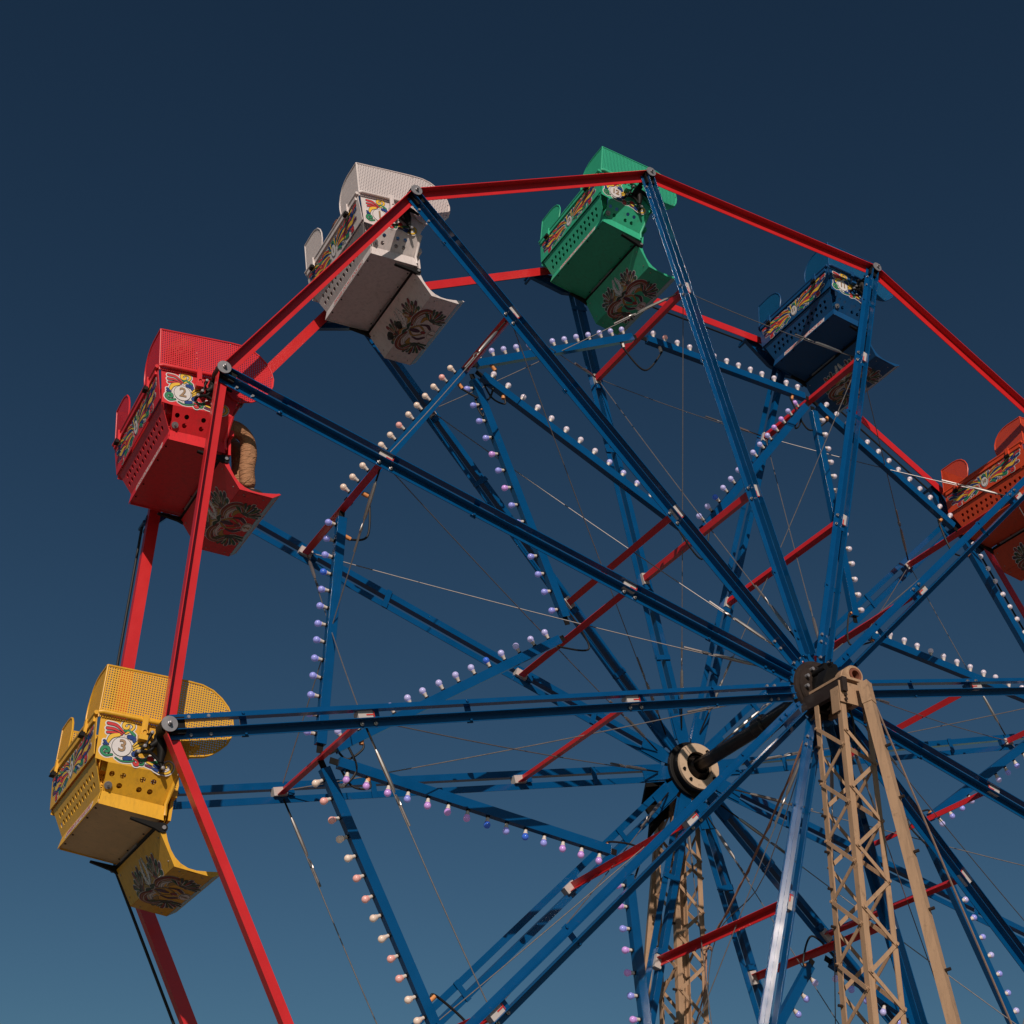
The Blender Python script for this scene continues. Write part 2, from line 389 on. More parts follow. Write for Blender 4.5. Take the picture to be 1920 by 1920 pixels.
# bracing rods with turnbuckles
def rod(a, b, tb, L=.34, name='bracing_rod'):
    d = (b-a).normalized(); n = (b-a).length; m = MB()
    sagp = [a+d*(n*t)-Zv*(.03*4*t*(1-t)) for t in [i/10 for i in range(11)]]
    m.tube(sagp, .0048, M_wire, 6, False)
    s = a+d*tb; e = s+d*L
    m.tube([s, s+d*.03, s+d*(L/2), e-d*.03, e], [.006, .014, .017, .014, .006], M_silver, 8)
    q = e+d*.05; sd2 = d.orthogonal().normalized()
    m.tube([q+sd2*.016, q+d*.03+sd2*.02, q+d*.06, q+d*.03-sd2*.02, q-sd2*.016, q-d*.03], .006, M_silver, 6, False, True)
    m.tube([e+d*.1, e+d*.26], .010, M_wire, 6); m.tube([a, a+d*tb], .008, M_black, 6)
    wb(m, name)
for k in range(12):
    k2 = k+1
    N1, N2 = WP(k, RO, ysp(RO, -1)+.03), WP(k2, RO, ysp(RO, -1)+.03); F1, F2 = WP(k, RO, ysp(RO, 1)-.03), WP(k2, RO, ysp(RO, 1)-.03)
    sh = lambda p, q: p+(q-p).normalized()*.07
    if k % 2 == 0: rod(sh(N1, F2), sh(F2, N1), .10); rod(sh(F1, N2), sh(N2, F1), .12)
    else: rod(sh(N1, N2), sh(N2, N1), .18); rod(sh(F1, F2), sh(F2, F1), .16)
    hn = WP(k, .42, ysp(.42, -1)+.03); hf = WP(k, .42, ysp(.42, 1)-.03)
    rod(hf, N1, .22, .36); rod(hn, F1, .22, .36)

# hub flanges and axle
def axp(y): c = ctr(y); return Vector((c.x, y, c.z+HUB))
for side in (-1, 1):
    m = MB(); out = Yv*side; y = ysp(.2, side); c = axp(y); I = -out
    m.lathe([(-.06, 0), (-.06, .262), (-.055, .275), (.0, .275), (.02, .262), (.03, 0)], c, out, M_hub if side < 0 else M_black, 40)
    if side > 0:
        m.lathe([(.03, .24), (.10, .24), (.10, .232)], c+I*.03, I, M_black, 40)
        m.lathe([(.10, .232), (.125, .228), (.125, .142), (.09, .14)], c+I*.03, I, M_cream, 40)
        m.lathe([(.09, .142), (.04, .142), (.02, .0)], c+I*.03, I, M_black, 40)
        m.lathe([(.02, .12), (.10, .115), (.15, .085)], c+I*.03, I, M_axle, 24)
        for a in (60, 200, 235, 330):
            q = c+I*.155+Xv*.19*math.cos(R_(a))+Zv*.19*math.sin(R_(a)); m.cyl(q, q+I*.015, .016, M_black, 10)
    else:
        m.lathe([(.03, .235), (.05, .225), (.05, .12), (.10, .12), (.22, .11), (.22, 0)], c, out, M_hub, 32)
        for a in range(0, 360, 30):
            q = c+out*.05+Xv*.19*math.cos(R_(a+8))+Zv*.19*math.sin(R_(a+8)); m.cyl(q, q+out*.035, .016, M_galv, 8)
        for a in (40, 85, 130): 
            q = c+out*.06+Xv*.14*math.cos(R_(a))+Zv*.14*math.sin(R_(a)); m.cyl(q, q+out*.16, .03, M_black, 10)
    if side < 0:
        rr = random.Random(5)
        for i in range(16):
            a = rr.uniform(0, 6.28); r = rr.uniform(.06, .2); q = c+out*.06+Xv*r*math.cos(a)+Zv*r*math.sin(a)
            m.box(q+out*rr.uniform(0, .06), (rr.uniform(.03, .09), rr.uniform(.03, .10), rr.uniform(.02, .05)), M_black, (er(i), out, et(i)))
        m.tube(cr([c+out*.10+Xv*-.10+Zv*.16, c+out*.20+Xv*-.03+Zv*.0, c+out*.26+Xv*.10+Zv*-.30, c+out*.24+Xv*.13+Zv*-.52]), .010, M_axle, 8)
    wb(m, 'hub_flange')
m = MB(); a = axp(-.95); b = axp(1.0)
P_ = lambda t: a+(b-a)*t
m.tube([P_(0), P_(.30), P_(.42)], [.085, .080, .075], M_axle, 24); m.tube([P_(.42), P_(1)], [.066, .066], M_axle, 24)
m.tube([P_(.40), P_(.41), P_(.47), P_(.48)], [.08, .098, .098, .08], M_axle, 24)
m.cyl(axp(-1.30), axp(-.95), .055, M_axle, 20); m.cyl(axp(1.0), axp(1.6), .055, M_axle, 20)
wb(m, 'axle')

# drive cable and its outrigger arms on the far side
CY = 1.03
def TP(k, r, t, y): return WP(k, RW+r, y)+et(k)*t
m = MB(); m.tube([TP(k, -.088, t, CY) for k in range(12) for t in (-.49, .49)], .0115, M_rubber, 8, False, True); wb(m, 'drive_cable')
for k in range(12):
    m = MB(); o = WP(k, RW, .915)
    poly = [(-.17, -.50), (-.33, -.13), (-.33, .13), (-.17, .50), (-.085, .50), (-.075, .44), (-.14, .16), (-.10, .10), (-.10, -.10), (-.14, -.16), (-.075, -.44), (-.085, -.50)]
    hole = lambda s_: [(-.165, s_*.36), (-.235, s_*.20), (-.20, s_*.20), (-.150, s_*.33)]
    m.prism(poly, o, er(k), et(k), Yv, .05, M_blue, holes=(hole(1), hole(-1)))
    for sg in (-1, 1):
        for rr in (-.055, -.10): q = TP(k, rr-.03, sg*.475, .95); m.tube([q, q+Yv*.15], .018, M_blue, 10)
    wb(m, 'cable_arm')

# ------------------------------------------------------------------ support towers
def tower(side, label):
    yi, yo = (1.06, 1.40) if side < 0 else (1.19, 1.50); yi *= side; yo *= side; hx = .155; cx = -.068 if side < 0 else -.02
    top = HUB-.17; out = Yv*side
    t = empty('support_tower', (cx, (yi+yo)/2, 0), label, 'support tower', 'lattice towers carrying the wheel')
    def tb(m, name):
        o = m.build(name); o.parent = t; o.matrix_parent_inverse = Matrix.Translation((0, -t.location.y, 0)); return o
    corners = [(sx, y, dy) for sx in (-1, 1) for y, dy in ((yi, side), (yo, -side))]
    for sx, y, dy in corners:
        m = MB(); w_ = .052
        lo = Vector((sx*(hx+.015), y-dy*.015, 0)); hi = Vector((sx*hx, y, top))
        n = (hi-lo).normalized()
        poly = [(0, 0), (w_, 0), (w_, .007), (.007, .007), (.007, w_), (0, w_)]
        U = Vector((-sx, 0, 0)); V = Vector((0, dy, 0))
        U = (U-n*U.dot(n)).normalized(); V = (V-n*V.dot(n)).normalized()
        m.prism(poly, lo, U, V, n, (hi-lo).length, M_tan); tb(m, 'leg')
    # lacing on four faces
    def lacing(pa, pb, nrm, ph):
        m = MB(); z = top-.28-ph; s = 0; pitch = .245
        while z > .2:
            f = z/top; 
            def at(p, zz): k = 1-zz/top; return Vector((p[0]+math.copysign(.015*k, p[0]), p[1]+(.015*k if p[2] > 0 else -.015*k), zz))
            a = at(pa if s % 2 == 0 else pb, z); b = at(pb if s % 2 == 0 else pa, z-pitch)
            inn = (Vector((0, (yi+yo)/2, 0))-Vector((0, (a.y+b.y)/2, 0)))
            d = (b-a).normalized(); n = Vector(nrm); e = d.cross(n).normalized()
            c = (a+b)/2
            ins = n*(-.011 if s % 2 else -.004)
            L = (b-a).length+.03
            m.box(c-n*.004+ins*0+n*(.0075 if s % 2 else .0145), (L, .032, .006), M_tan, (d, e, n))
            q = a+n*.016; m.cyl(q, q+n*.010, .012, M_tan, 8)
            z -= pitch; s += 1
        tb(m, 'lacing')
    ya = (yi, side*-1); yb = (yo, side)
    ins = .020
    for sx in (-1, 1):
        lacing((sx*hx, yi+side*ins, -side), (sx*hx, yo-side*ins, side), (sx, 0, 0), 0 if sx < 0 else .1)
    for y, o_ in ((yi, -side), (yo, side)):
        lacing((-(hx-ins), y, o_), ((hx-ins), y, o_), (0, o_, 0), .12 if o_ == side else .2)
    # head of the tower: channels, plates, bolts
    m = MB()
    for sx in (-1, 1):
        m.box((sx*(hx-.02), (yi+yo)/2-side*.06, top+.0), (.05, abs(yo-yi)+.22, .13), M_hub if sx < 0 else M_tan)
    m.box((0, (yi+yo)/2, top+.07), (2*hx+.02, abs(yo-yi)+.08, .022), M_tan)
    m.box((0, yo+side*.012, top-.06), (2*hx+.03, .012, .19), M_tan)
    for sx in (-1, 1):
        m.box((sx*(hx+.012), yo-side*.05, top-.12), (.010, .10, .22), M_tan)
        for zz in (-.02, -.09, -.13):
            q = Vector((sx*(hx-.035), yo+side*.018, top+zz)); m.cyl(q, q+out*.02, .014, M_hub, 6)
    tb(m, 'head_frame')
    m = MB(); c = axp((yi+yo)/2); bt = top+.081
    m.prism([(-.13, bt), (.13, bt), (.13, bt+.05), (.075, HUB+.09), (.0, HUB+.12), (-.075, HUB+.09), (-.13, bt+.05)], (c.x, (yi+yo)/2-side*.16, 0), Xv, Zv, out, .12, M_black if side < 0 else M_black)
    c2 = axp(-1.235 if side < 0 else yo-side*.06); c2.x -= cx; c.x -= cx; c2.z -= .055 if side < 0 else 0
    m.lathe([(-.03, .02), (-.03, .085), (0, .092), (.06, .092), (.062, .086), (.075, .086), (.077, .093), (.12, .093), (.135, .082), (.135, .066), (.09, .06)], c2, out, M_tan, 28)
    m.lathe([(.09, .062), (.142, .062), (.142, .040), (.06, .038), (.06, 0)], c2, out, M_rust, 24)
    m.box((c2.x, c2.y-side*.02, bt+.045), (.17, .09, .09), M_tan)
    m.box((c2.x-.02, yi-side*.02, bt+.08), (.24, .12, .18), M_black)
    tb(m, 'bearing')
    # outrigger leg
    m = MB(); hi = Vector((.03 if side < 0 else -.03, yo+side*(.10 if side < 0 else .05), top+.02)); lo = Vector((.09 if side < 0 else .05, yo+side*(1.31 if side < 0 else 1.6), 0.0))
    n = (hi-lo).normalized(); aa = R_(24 if side < 0 else -20)
    U = Vector((math.cos(aa), math.sin(aa), 0)); U = (U-n*U.dot(n)).normalized(); V = n.cross(U)
    h = .039
    m.prism([(-h, -h), (h, -h), (h, h), (-h, h)], lo, U, V, n, (hi-lo).length, M_tan)
    L = (hi-lo).length; z = .3
    while z < L-.2:
        q = lo+n*z
        sgn = -1 if (V.y*side) > 0 else -1
        fr = -V if (-V).y < 0 else V
        m.cyl(q+fr*h, q+fr*(h+.045), .013, M_hub, 8); z += .47
    m.box(hi-n*.10, (.088, .088, .20), M_tan, (U, V, n))
    tb(m, 'outrigger')
    # step bolts on the left legs
    m = MB(); z = top-.45
    while z > .3:
        k = 1-z/top; q = Vector((-(hx+.015*k)-.0, yi-side*.015*k+side*.025, z)); m.cyl(q, q-Xv*.04, .012, M_hub, 8); z -= .30
    tb(m, 'step_bolts')
    m = MB(); m.box((0, (yi+yo)/2+side*.5, .05), (1.2, 2.6, .10), M_tan); tb(m, 'base_frame')
    return t
tower(-1, 'tan lattice steel tower in front of the wheel, holding the near hub')
tower(1, 'tan lattice steel tower behind the wheel, holding the far hub')
# tilted cover near the far hub
m = MB(); c = axp(1.22)
m.prism([(-.30, -.02), (-.16, .04), (.02, 0), (.02, -.30), (-.14, -.42), (-.30, -.62), (-.27, -.40), (-.36, -.28)], (c.x-.05, 1.24, c.z-.05), Xv, Zv, Yv, .03, M_black)
o = m.build('tarpaulin_scrap'); o['label'] = 'ragged black cover sheet tied behind the far hub'; o['category'] = 'cover'
# rope
def topl(m, name, label, cat, group=None):
    o = m.build(name); o['label'] = label; o['category'] = cat
    if group: o['group'] = group
    return o
m = MB(); a = Vector((-.14, -1.02, HUB-.18)); b = Vector((.13, 1.16, HUB-1.72))
pts = [a+(b-a)*t-Zv*(.10*4*t*(1-t)) for t in [i/16 for i in range(17)]]
m.tube(pts, .010, M_rope, 6); m.tube([p+Vector((.015*math.sin(i*2.1), .012*math.cos(i*2.1), .0)) for i, p in enumerate(pts)], .007, M_rope, 6)
m.tube([b+Vector((.05*math.cos(t), .05*math.sin(t), .02*math.sin(3*t))) for t in [i*.5 for i in range(13)]], .009, M_rope, 6)
m.tube(cr([b, b+Vector((-.06, -.02, -.4)), b+Vector((-.22, .02, -.95)), b+Vector((-.25, .05, -1.7))]), .008, M_rope, 6)
topl(m, 'rope', 'faded orange rope strung from the near tower head to the far tower', 'rope')
m = MB(); m.tube(cr([Vector((-.16, -1.03, HUB-.25)), Vector((.02, .1, HUB-1.35)), Vector((.14, 1.16, HUB-1.95)), Vector((.16, 1.17, HUB-5))]), .005, M_wire, 6)
topl(m, 'wire', 'thin pale wire running beside the orange rope to the far tower', 'wire')
m = MB(); m.tube([Vector((.05, -1.5, HUB-.3)), Vector((2.85, -1.5, 0))], .009, M_guy, 6)
topl(m, 'guy_rope', 'thin brown guy rope slanting down beside the outrigger of the near tower', 'rope')

# ------------------------------------------------------------------ art decals
def ribbon(mb, pts, wf, off, mat_, T):
    """flat tapered stroke; T maps (u,v,h)->3D"""
    L = []; Rr = []; n = len(pts)
    for i, q in enumerate(pts):
        a = pts[max(0, i-1)]; b = pts[min(n-1, i+1)]; d = Vector((b[0]-a[0], b[1]-a[1])); 
        if d.length < 1e-9: d = Vector((1, 0))
        d.normalize(); w_ = wf[i]
        L.append((q[0]-d.y*w_, q[1]+d.x*w_)); Rr.append((q[0]+d.y*w_, q[1]-d.x*w_))
    vs = [T(x, y, off) for x, y in L]+[T(x, y, off) for x, y in Rr]
    mb.add(vs, [(i, i+1, n+i+1, n+i) for i in range(n-1)], mat_)
    for q, w_ in ((pts[0], wf[0]), (pts[-1], wf[-1])):
        if w_ > .001: mb.add([T(x, y, off+2e-5) for x, y in circ(q[0], q[1], w_, 12)], [tuple(range(12))], mat_)
class Art:
    def __init__(s, T, S=1.0): s.mb = MB(); s.T = T; s.n = 0; s.S = S
    def stroke(s, pts, w0, w1, col, w2=None, white=True):
        P = [(q.x, q.y) for q in cr([(x, y, 0) for x, y in pts], 6)]; n = len(P)
        wf = []
        for i in range(n):
            t = i/(n-1)
            if w2 is None: wv = w0+(w1-w0)*t
            else: wv = (w0+(w2-w0)*t*2) if t < .5 else (w2+(w1-w2)*(t-.5)*2)
            wf.append(wv)
        k = s.n; s.n += 1
        if white: ribbon(s.mb, P, [x+.0125*s.S for x in wf], .0012+k*1.2e-5, M_art['white'], s.T)
        ribbon(s.mb, P, [x+.0038*s.S for x in wf], .0032+k*3.5e-5, M_art['black'], s.T)
        ribbon(s.mb, P, wf, .0036+k*3.5e-5, M_art[col], s.T)
    def vein(s, pts, w, col):
        P = [(q.x, q.y) for q in cr([(x, y, 0) for x, y in pts], 5)]
        ribbon(s.mb, P, [w]*len(P), .0085+s.n*3e-6, M_art[col], s.T)
    def disc(s, x, y, r, col, ry=None):
        ry = ry or r; k = s.n; s.n += 1
        for dr, c, h in ((.0125*s.S, 'white', .0012+k*1.2e-5), (.0038*s.S, 'black', .0032+k*3.5e-5), (0, col, .0036+k*3.5e-5)):
            P = [(x+(r+dr)*math.cos(a), y+(ry+dr)*math.sin(a)) for a in [2*math.pi*i/20 for i in range(20)]]
            s.mb.add([s.T(u, v, h) for u, v in P], [tuple(range(20))], M_art[c])
    def text(s, txt, x, y, size, rotd=0, col='tan'):
        c, sn = math.cos(R_(rotd)), math.sin(R_(rotd))
        for off, cc, h in ((.0035, 'black', .0072), (.0014, col, .0078)):
            v, f = text_faces(txt, size, off); s.mb.add([s.T(x+a*c-b*sn, y+a*sn+b*c, h) for a, b in v], f, M_art[cc])
def side_art(T, num):
    A = Art(T, .95)
    aff = lambda a, b: (-.449+a/1700*.54+b/1700*.099, .097+a/1700*.128-b/1700*.552)
    S = lambda pts, w0, w1, c, w2=None: A.stroke([aff(*q) for q in pts], w0/3050, w1/3050, c, w2/3050 if w2 else None)
    S([(330, 960), (200, 965), (120, 880), (165, 800), (255, 815), (265, 880), (205, 885)], 18, 25, 'green', 32)
    S([(620, 520), (740, 450), (800, 370), (745, 290), (650, 275), (585, 330), (600, 395), (665, 400), (690, 355)], 15, 22, 'yellow', 34)
    S([(590, 500), (440, 340), (265, 285)], 10, 30, 'red', 28); S([(560, 520), (400, 420), (245, 390)], 10, 28, 'red', 24); S([(540, 545), (400, 490), (245, 480)], 10, 24, 'red', 20)
    S([(480, 540), (330, 570), (245, 690)], 34, 26, 'yellow', 44); S([(590, 460), (710, 465), (805, 560)], 14, 26, 'green', 22)
    S([(690, 590), (780, 620), (800, 690)], 40, 30, 'blue', 50); S([(180, 660), (255, 740)], 22, 10, 'blue', 26); S([(165, 725), (215, 745)], 16, 8, 'blue')
    S([(770, 790), (880, 700), (985, 690)], 10, 18, 'yellow', 22); S([(780, 830), (900, 770), (1000, 745)], 10, 18, 'yellow', 22); S([(770, 880), (860, 845), (945, 830)], 10, 20, 'yellow', 24)
    A.disc(*aff(790, 965), .017, 'blue'); A.disc(*aff(852, 895), .011, 'blue'); 
    S([(400, 1025), (520, 1100), (700, 1120), (780, 1100)], 8, 8, 'green', 14); S([(590, 1050), (710, 1050)], 38, 36, 'blue', 44)
    S([(790, 1070), (865, 1110), (860, 1180), (810, 1190), (785, 1150)], 14, 24, 'red', 30); S([(850, 1050), (960, 1110), (1040, 1085)], 10, 18, 'green', 22); S([(900, 1180), (960, 1190), (990, 1150)], 20, 12, 'green')
    A.disc(*aff(1130, 1085), .022, 'red'); S([(1120, 1140), (1250, 1150), (1385, 1160)], 12, 22, 'green', 30); S([(1060, 1140), (1180, 1200)], 20, 20, 'yellow')
    S([(1030, 1205), (1130, 1245)], 16, 22, 'purple'); S([(1190, 1205), (1380, 1290)], 14, 26, 'blue', 30); S([(1150, 1260), (1300, 1345)], 10, 26, 'blue', 28)
    S([(1300, 1360), (1450, 1390), (1560, 1330), (1585, 1230), (1520, 1170), (1450, 1200), (1460, 1260)], 18, 20, 'yellow', 26)
    x, y = aff(535, 800); A.n = 40; A.disc(x, y, .066, 'white'); A.text(num, x+.003, y+.004, .115 if len(num) == 1 else .086, 0)
    return A.mb
def back_art(T, num):
    A = Art(T, .85)      # u = across the back (0 = middle), v = up
    for s in (-1, 1):
        for j in range(7):
            a = R_(25+j*22); A.stroke([(s*.045, .0), (s*(.05+.05*math.cos(a)), .055*math.sin(a)), (s*(.05+.10*math.cos(a)), .092*math.sin(a)-.005)], .003, .008, ('yellow', 'green', 'blue')[j % 3], .009)
        A.stroke([(s*.10, .03), (s*.2, .055), (s*.30, .035)], .006, .016, 'yellow', .014); A.stroke([(s*.1, -.02), (s*.19, -.01), (s*.30, -.03)], .006, .018, 'red', .016)
        A.stroke([(s*.14, .0), (s*.24, .02), (s*.37, .075)], .005, .014, 'blue', .014); A.stroke([(s*.24, -.05), (s*.33, -.075)], .012, .02, 'green', .022)
        A.stroke([(s*.25, .06), (s*.33, .09)], .010, .012, 'red'); A.stroke([(s*.30, .0), (s*.38, -.03), (s*.44, -.09), (s*.40, -.10)], .014, .008, 'red', .024)
        A.stroke([(s*.33, .03), (s*.42, .04), (s*.50, .08)], .010, .018, 'blue', .018); A.stroke([(s*.36, -.01), (s*.44, -.02), (s*.5, .02)], .006, .010, 'yellow', .014)
        A.stroke([(s*.12, -.055), (s*.19, -.07)], .010, .008, 'blue', .012); A.disc(s*.215, -.082, .007, 'black'); A.disc(s*.245, -.092, .005, 'black')
        for j, (x0, y0, x1, y1, c) in enumerate(((.09, .045, .24, .085, 'red'), (.10, .02, .27, .05, 'blue'), (.12, .0, .32, .02, 'yellow'), (.10, -.03, .27, -.055, 'yellow'), (.22, .03, .40, .07, 'green'), (.24, .0, .43, .04, 'red'), (.28, -.03, .46, .0, 'yellow'), (.30, -.06, .44, -.05, 'blue'), (.08, -.06, .16, -.085, 'green'), (.34, .06, .48, .095, 'yellow'), (.44, .0, .56, .05, 'blue'), (.42, -.06, .53, -.03, 'purple'), (.48, .06, .57, .085, 'red'))):
            A.stroke([(s*x0, y0), (s*(x0+x1)/2, (y0+y1)/2+.012), (s*x1, y1)], .003, .010, c, .010)
        A.stroke([(s*.15, .075), (s*.2, .09)], .008, .008, 'orange', .010)
    A.n = 60; A.disc(0, -.015, .048, 'white', .058); A.text(num, 0, -.01, .075 if len(num) == 1 else .06)
    return A.mb
def under_art(T, T2, num):
    A = Art(T, .62); B = Art(T2, .62)
    for s in (-1, 1):          # leaf fans on the steep panel (v up to the hinge)
        for j in range(8):
            a = R_(4+j*20); c = ('dkgreen', 'plum', 'dkgreen', 'maroon')[j % 4]; r = .115+.022*(j % 2)
            A.stroke([(s*.15, .0), (s*(.15+.6*r*math.cos(a)), .58*r*math.sin(a)), (s*(.15+r*math.cos(a)), .95*r*math.sin(a))], .004, .012, c, .0145)
            for da, cc in ((-.13, 'white'), (.0, ('ochre', 'green', 'red', 'white')[j % 4]), (.13, 'ochre')):
                A.vein([(s*(.15+.35*r*math.cos(a+da)), .35*r*math.sin(a+da)), (s*(.15+.8*r*math.cos(a+da*.8)), .78*r*math.sin(a+da*.8))], .0016, cc)
        A.stroke([(s*.012, .01), (s*.04, .07), (s*.02, .145)], .012, .006, 'white', .020); A.stroke([(s*.06, .0), (s*.085, .04), (s*.06, .075)], .006, .010, 'ochre', .010)
        for j in range(5): A.disc(s*(.020+.003*j), .035+j*.023, .0038, 'black')
        A.stroke([(s*.02, -.005), (s*.09, .012), (s*.14, -.01)], .006, .006, 'ochre', .011)
    for s in (-1, 1):
        B.stroke([(s*.05, .01), (s*.15, .03), (s*.25, .0), (s*.275, -.06), (s*.22, -.12), (s*.15, -.145)], .008, .010, 'maroon', .030)
        for q in (-.012, .0, .014): B.vein([(s*.08, .015+q*.6), (s*.16, .025+q), (s*(.25+q), .0), (s*(.270+q), -.055), (s*(.215+q*.6), -.115)], .0018, 'ochre' if q else 'white')
        B.stroke([(s*.05, -.02), (s*.13, -.005), (s*.20, -.03)], .004, .006, 'white', .008)
        B.stroke([(s*.12, -.045), (s*.18, -.055), (s*.185, -.095)], .006, .012, 'ochre', .020)
        for j in range(10):
            a = R_(-92+j*16); r = .145+.018*(j % 2)
            B.stroke([(s*.16, -.11), (s*(.16+.55*r*math.cos(a)), -.11+.42*r*math.sin(a)), (s*(.16+r*math.cos(a)), -.11+.66*r*math.sin(a))], .003, .008, ('dkgreen', 'dkgreen', 'plum')[j % 3], .0105)
            B.vein([(s*(.16+.3*r*math.cos(a+.09)), -.11+.24*r*math.sin(a+.09)), (s*(.16+.9*r*math.cos(a+.09)), -.11+.6*r*math.sin(a+.09))], .0017, ('white', 'ochre')[j % 2])
            B.vein([(s*(.16+.4*r*math.cos(a)), -.11+.3*r*math.sin(a)), (s*(.16+.85*r*math.cos(a)), -.11+.56*r*math.sin(a))], .0017, ('green', 'blue', 'red')[j % 3])
        B.stroke([(s*.02, .0), (s*.07, -.05), (s*.03, -.11)], .006, .005, 'ochre', .009); B.stroke([(s*.09, -.06), (s*.10, -.11), (s*.06, -.15)], .006, .009, 'plum', .014)
        B.stroke([(s*.005, .02), (s*.04, .035), (s*.08, .03)], .006, .006, 'dkgreen', .012)
    B.disc(0, -.04, .024, 'plum', .045); B.disc(0, -.115, .02, 'maroon'); B.n = 70; B.disc(0, -.185, .058, 'white', .028); B.text(num, 0, -.185, .052)
    return A.mb, B.mb

# ------------------------------------------------------------------ seats
HT, HB = .645, .515          # half widths: canopy, seat bottom
def seat(name, num, color, loc, swing, label, mesh_col=None, floor_col=None):
    paint = mat('seat_paint_'+name, color, .42, var=.10, dirt=.45, scale=5, streak=.38, d0=.58)
    perf = perforate(mat('perforated_'+name, mesh_col or color, .45, var=.07, scale=5))
    M_floor = mat('worn_floor_'+name, floor_col, .6, var=.2, dirt=.35, scale=7) if floor_col else paint
    root = empty('wheel_seat', loc, label, 'ferris wheel seat', 'hanging seats of the ferris wheel')
    root.rotation_euler = (0, -R_(swing), 0)
    def B(m, n, par=None): return m.build(n, par or root)
    for s in (-1, 1):
        o = Vector((0, s*HT, 0)); out = Yv*s
        # perforated wrap-round screen: side leaf and rear leaf with a rounded edge trim
        side = [(-.425, .435), (.15, .452), (.25, .448), (.33, .425), (.40, .38), (.455, .325), (.495, .255), (.512, .18), (.506, .115), (.48, .05), (.435, 0), (.385, -.045), (.33, -.078), (.24, -.10), (.17, -.08), (.11, -.01), (.04, .065), (-.415, .055)]
        m = MB(); m.prism(side, o, Xv, Zv, -out, .004, perf, uvm=True, edge_m=paint)
        rear = [(0, .435), (.19, .440), (.26, .43), (.33, .40), (.385, .345), (.415, .28), (.42, .21), (.405, .14), (.37, .085), (.31, .05), (0, .055)]
        ro_ = Vector((-.4252, s*(HT-.001), 0)); m.prism(rear, ro_, -out, Zv, -Xv*-1, .004, perf, uvm=True, edge_m=paint)
        m.tube([o+Xv*x+Zv*z for x, z in side[:16]], .0075, paint, 6); m.tube([ro_-out*x+Zv*z for x, z in rear[:10]], .0075, paint, 6)
        m.tube([(-.4252, s*(HT+.001), .435), (-.4235, s*(HT+.001), .05)], .006, paint, 6)
        for i in range(1, 16, 2):
            x, z = side[i]; q = o+Xv*(x*.97)+Zv*(z-.02 if z > .2 else z+.02); m.lathe([(0, .006), (.005, .005), (.006, 0)], q, out, M_silver, 8)
        B(m, 'wind_screen')
        # side panel: upper plate, inward leaning lower plate with big holes, lip
        m = MB(); ys = s*(HT-.012)
        up = [(-.405, .07), (.02, .075), (.17, .06), (.22, .02), (.232, -.05), (.205, -.14), (.168, -.245), (-.302, -.245), (-.392, -.235)]
        m.prism(up, (0, ys, 0), Xv, Zv, -out, .006, paint)
        a = Vector((0, ys, -.245)); low = Vector((0, s*(HB+.012), -.41)); Vd = (low-a).normalized(); Ld = (low-a).length
        Nn = Xv.cross(Vd); Nn = Nn if Nn.dot(out) < 0 else -Nn
        sh = lambda x, v: (x, v)
        pan = [(-.302, 0), (.165, 0), (.135, Ld+.02), (-.285, Ld-.005)]
        hx_ = [-.255, -.18, -.045, .03]; hs_ = []
        for i, x in enumerate(hx_):
            if s < 0 or True:
                hs_.append(circ(x, .072, .0195)); 
                if i: hs_.append(circ(x-.006, .142, .0195))
        m.prism(pan, a, Xv, Vd, Nn, .005, paint, holes=hs_)
        b0 = a+Vd*Ld; lp = Vector((0, s*(HB+.03), -.505)); Vl = (lp-b0).normalized(); Ll = (lp-b0).length
        Nl = Xv.cross(Vl); Nl = Nl if Nl.dot(out) < 0 else -Nl
        m.prism([(-.288, -.003), (.138, .022), (.150, Ll+.035), (-.300, Ll)], b0, Xv, Vl, Nl, .005, paint)
        m.tube([(.178, ys, -.24), (.150, s*(HB+.02), -.42), (.155, s*(HB+.02), -.50)], .014, paint, 8)
        m.cyl(a+Xv*-.26+Vd*.15, a+Xv*-.26+Vd*.15+(-Nn)*.012, .026, M_galv, 20); m.cyl(a+Xv*-.26+Vd*.15, a+Xv*-.26+Vd*.15+(-Nn)*.03, .008, M_silver, 10)
        B(m, 'side_panel')
        # inner perforated guard seen through the holes
        m = MB(); m.prism([(-.34, -.20), (.10, -.20), (.10, -.47), (-.27, -.45)], (0, s*(HB-.04), 0), Xv, Zv, -out, .003, perf, uvm=True); B(m, 'inner_guard')
        m = MB(); yr = s*(HT+.002)
        m.tube([(-.425, yr, .085), (-.40, yr+s*.012, .088), (-.02, yr+s*.012, .092), (.06, yr, .085)], .017, paint, 10); B(m, 'top_rail')
        # latch
        m = MB(); m.box((-.112, s*(HT+.032), .045), (.040, .010, .15), paint); m.box((-.112, s*(HT+.03), -.045), (.060, .045, .035), paint)
        m.tube([Vector((-.105+.02*math.cos(t), s*(HT+.042), -.008+.022*math.sin(t))) for t in [i*.7 for i in range(8)]], .005, paint, 6); B(m, 'latch')
        # hanger casting
        m = MB(); yh = s*(HT+.045); H = lambda x, z: Vector((x, yh, z))
        m.tube([H(0, 0), H(-.02, -.07), H(-.055, -.10)], [.036, .028, .02], M_black, 10); m.tube([H(-.055, .0), H(-.075, -.055), H(-.085, -.11)], [.012, .008, .012], M_black, 8)
        m.tube(cr([H(-.02, -.06), H(-.05, -.13), H(-.125, -.155)], 5), .013, M_black, 8); m.tube(cr([H(-.09, -.14), H(-.03, -.15), H(.03, -.20), H(.05, -.235)], 5), .012, M_black, 8)
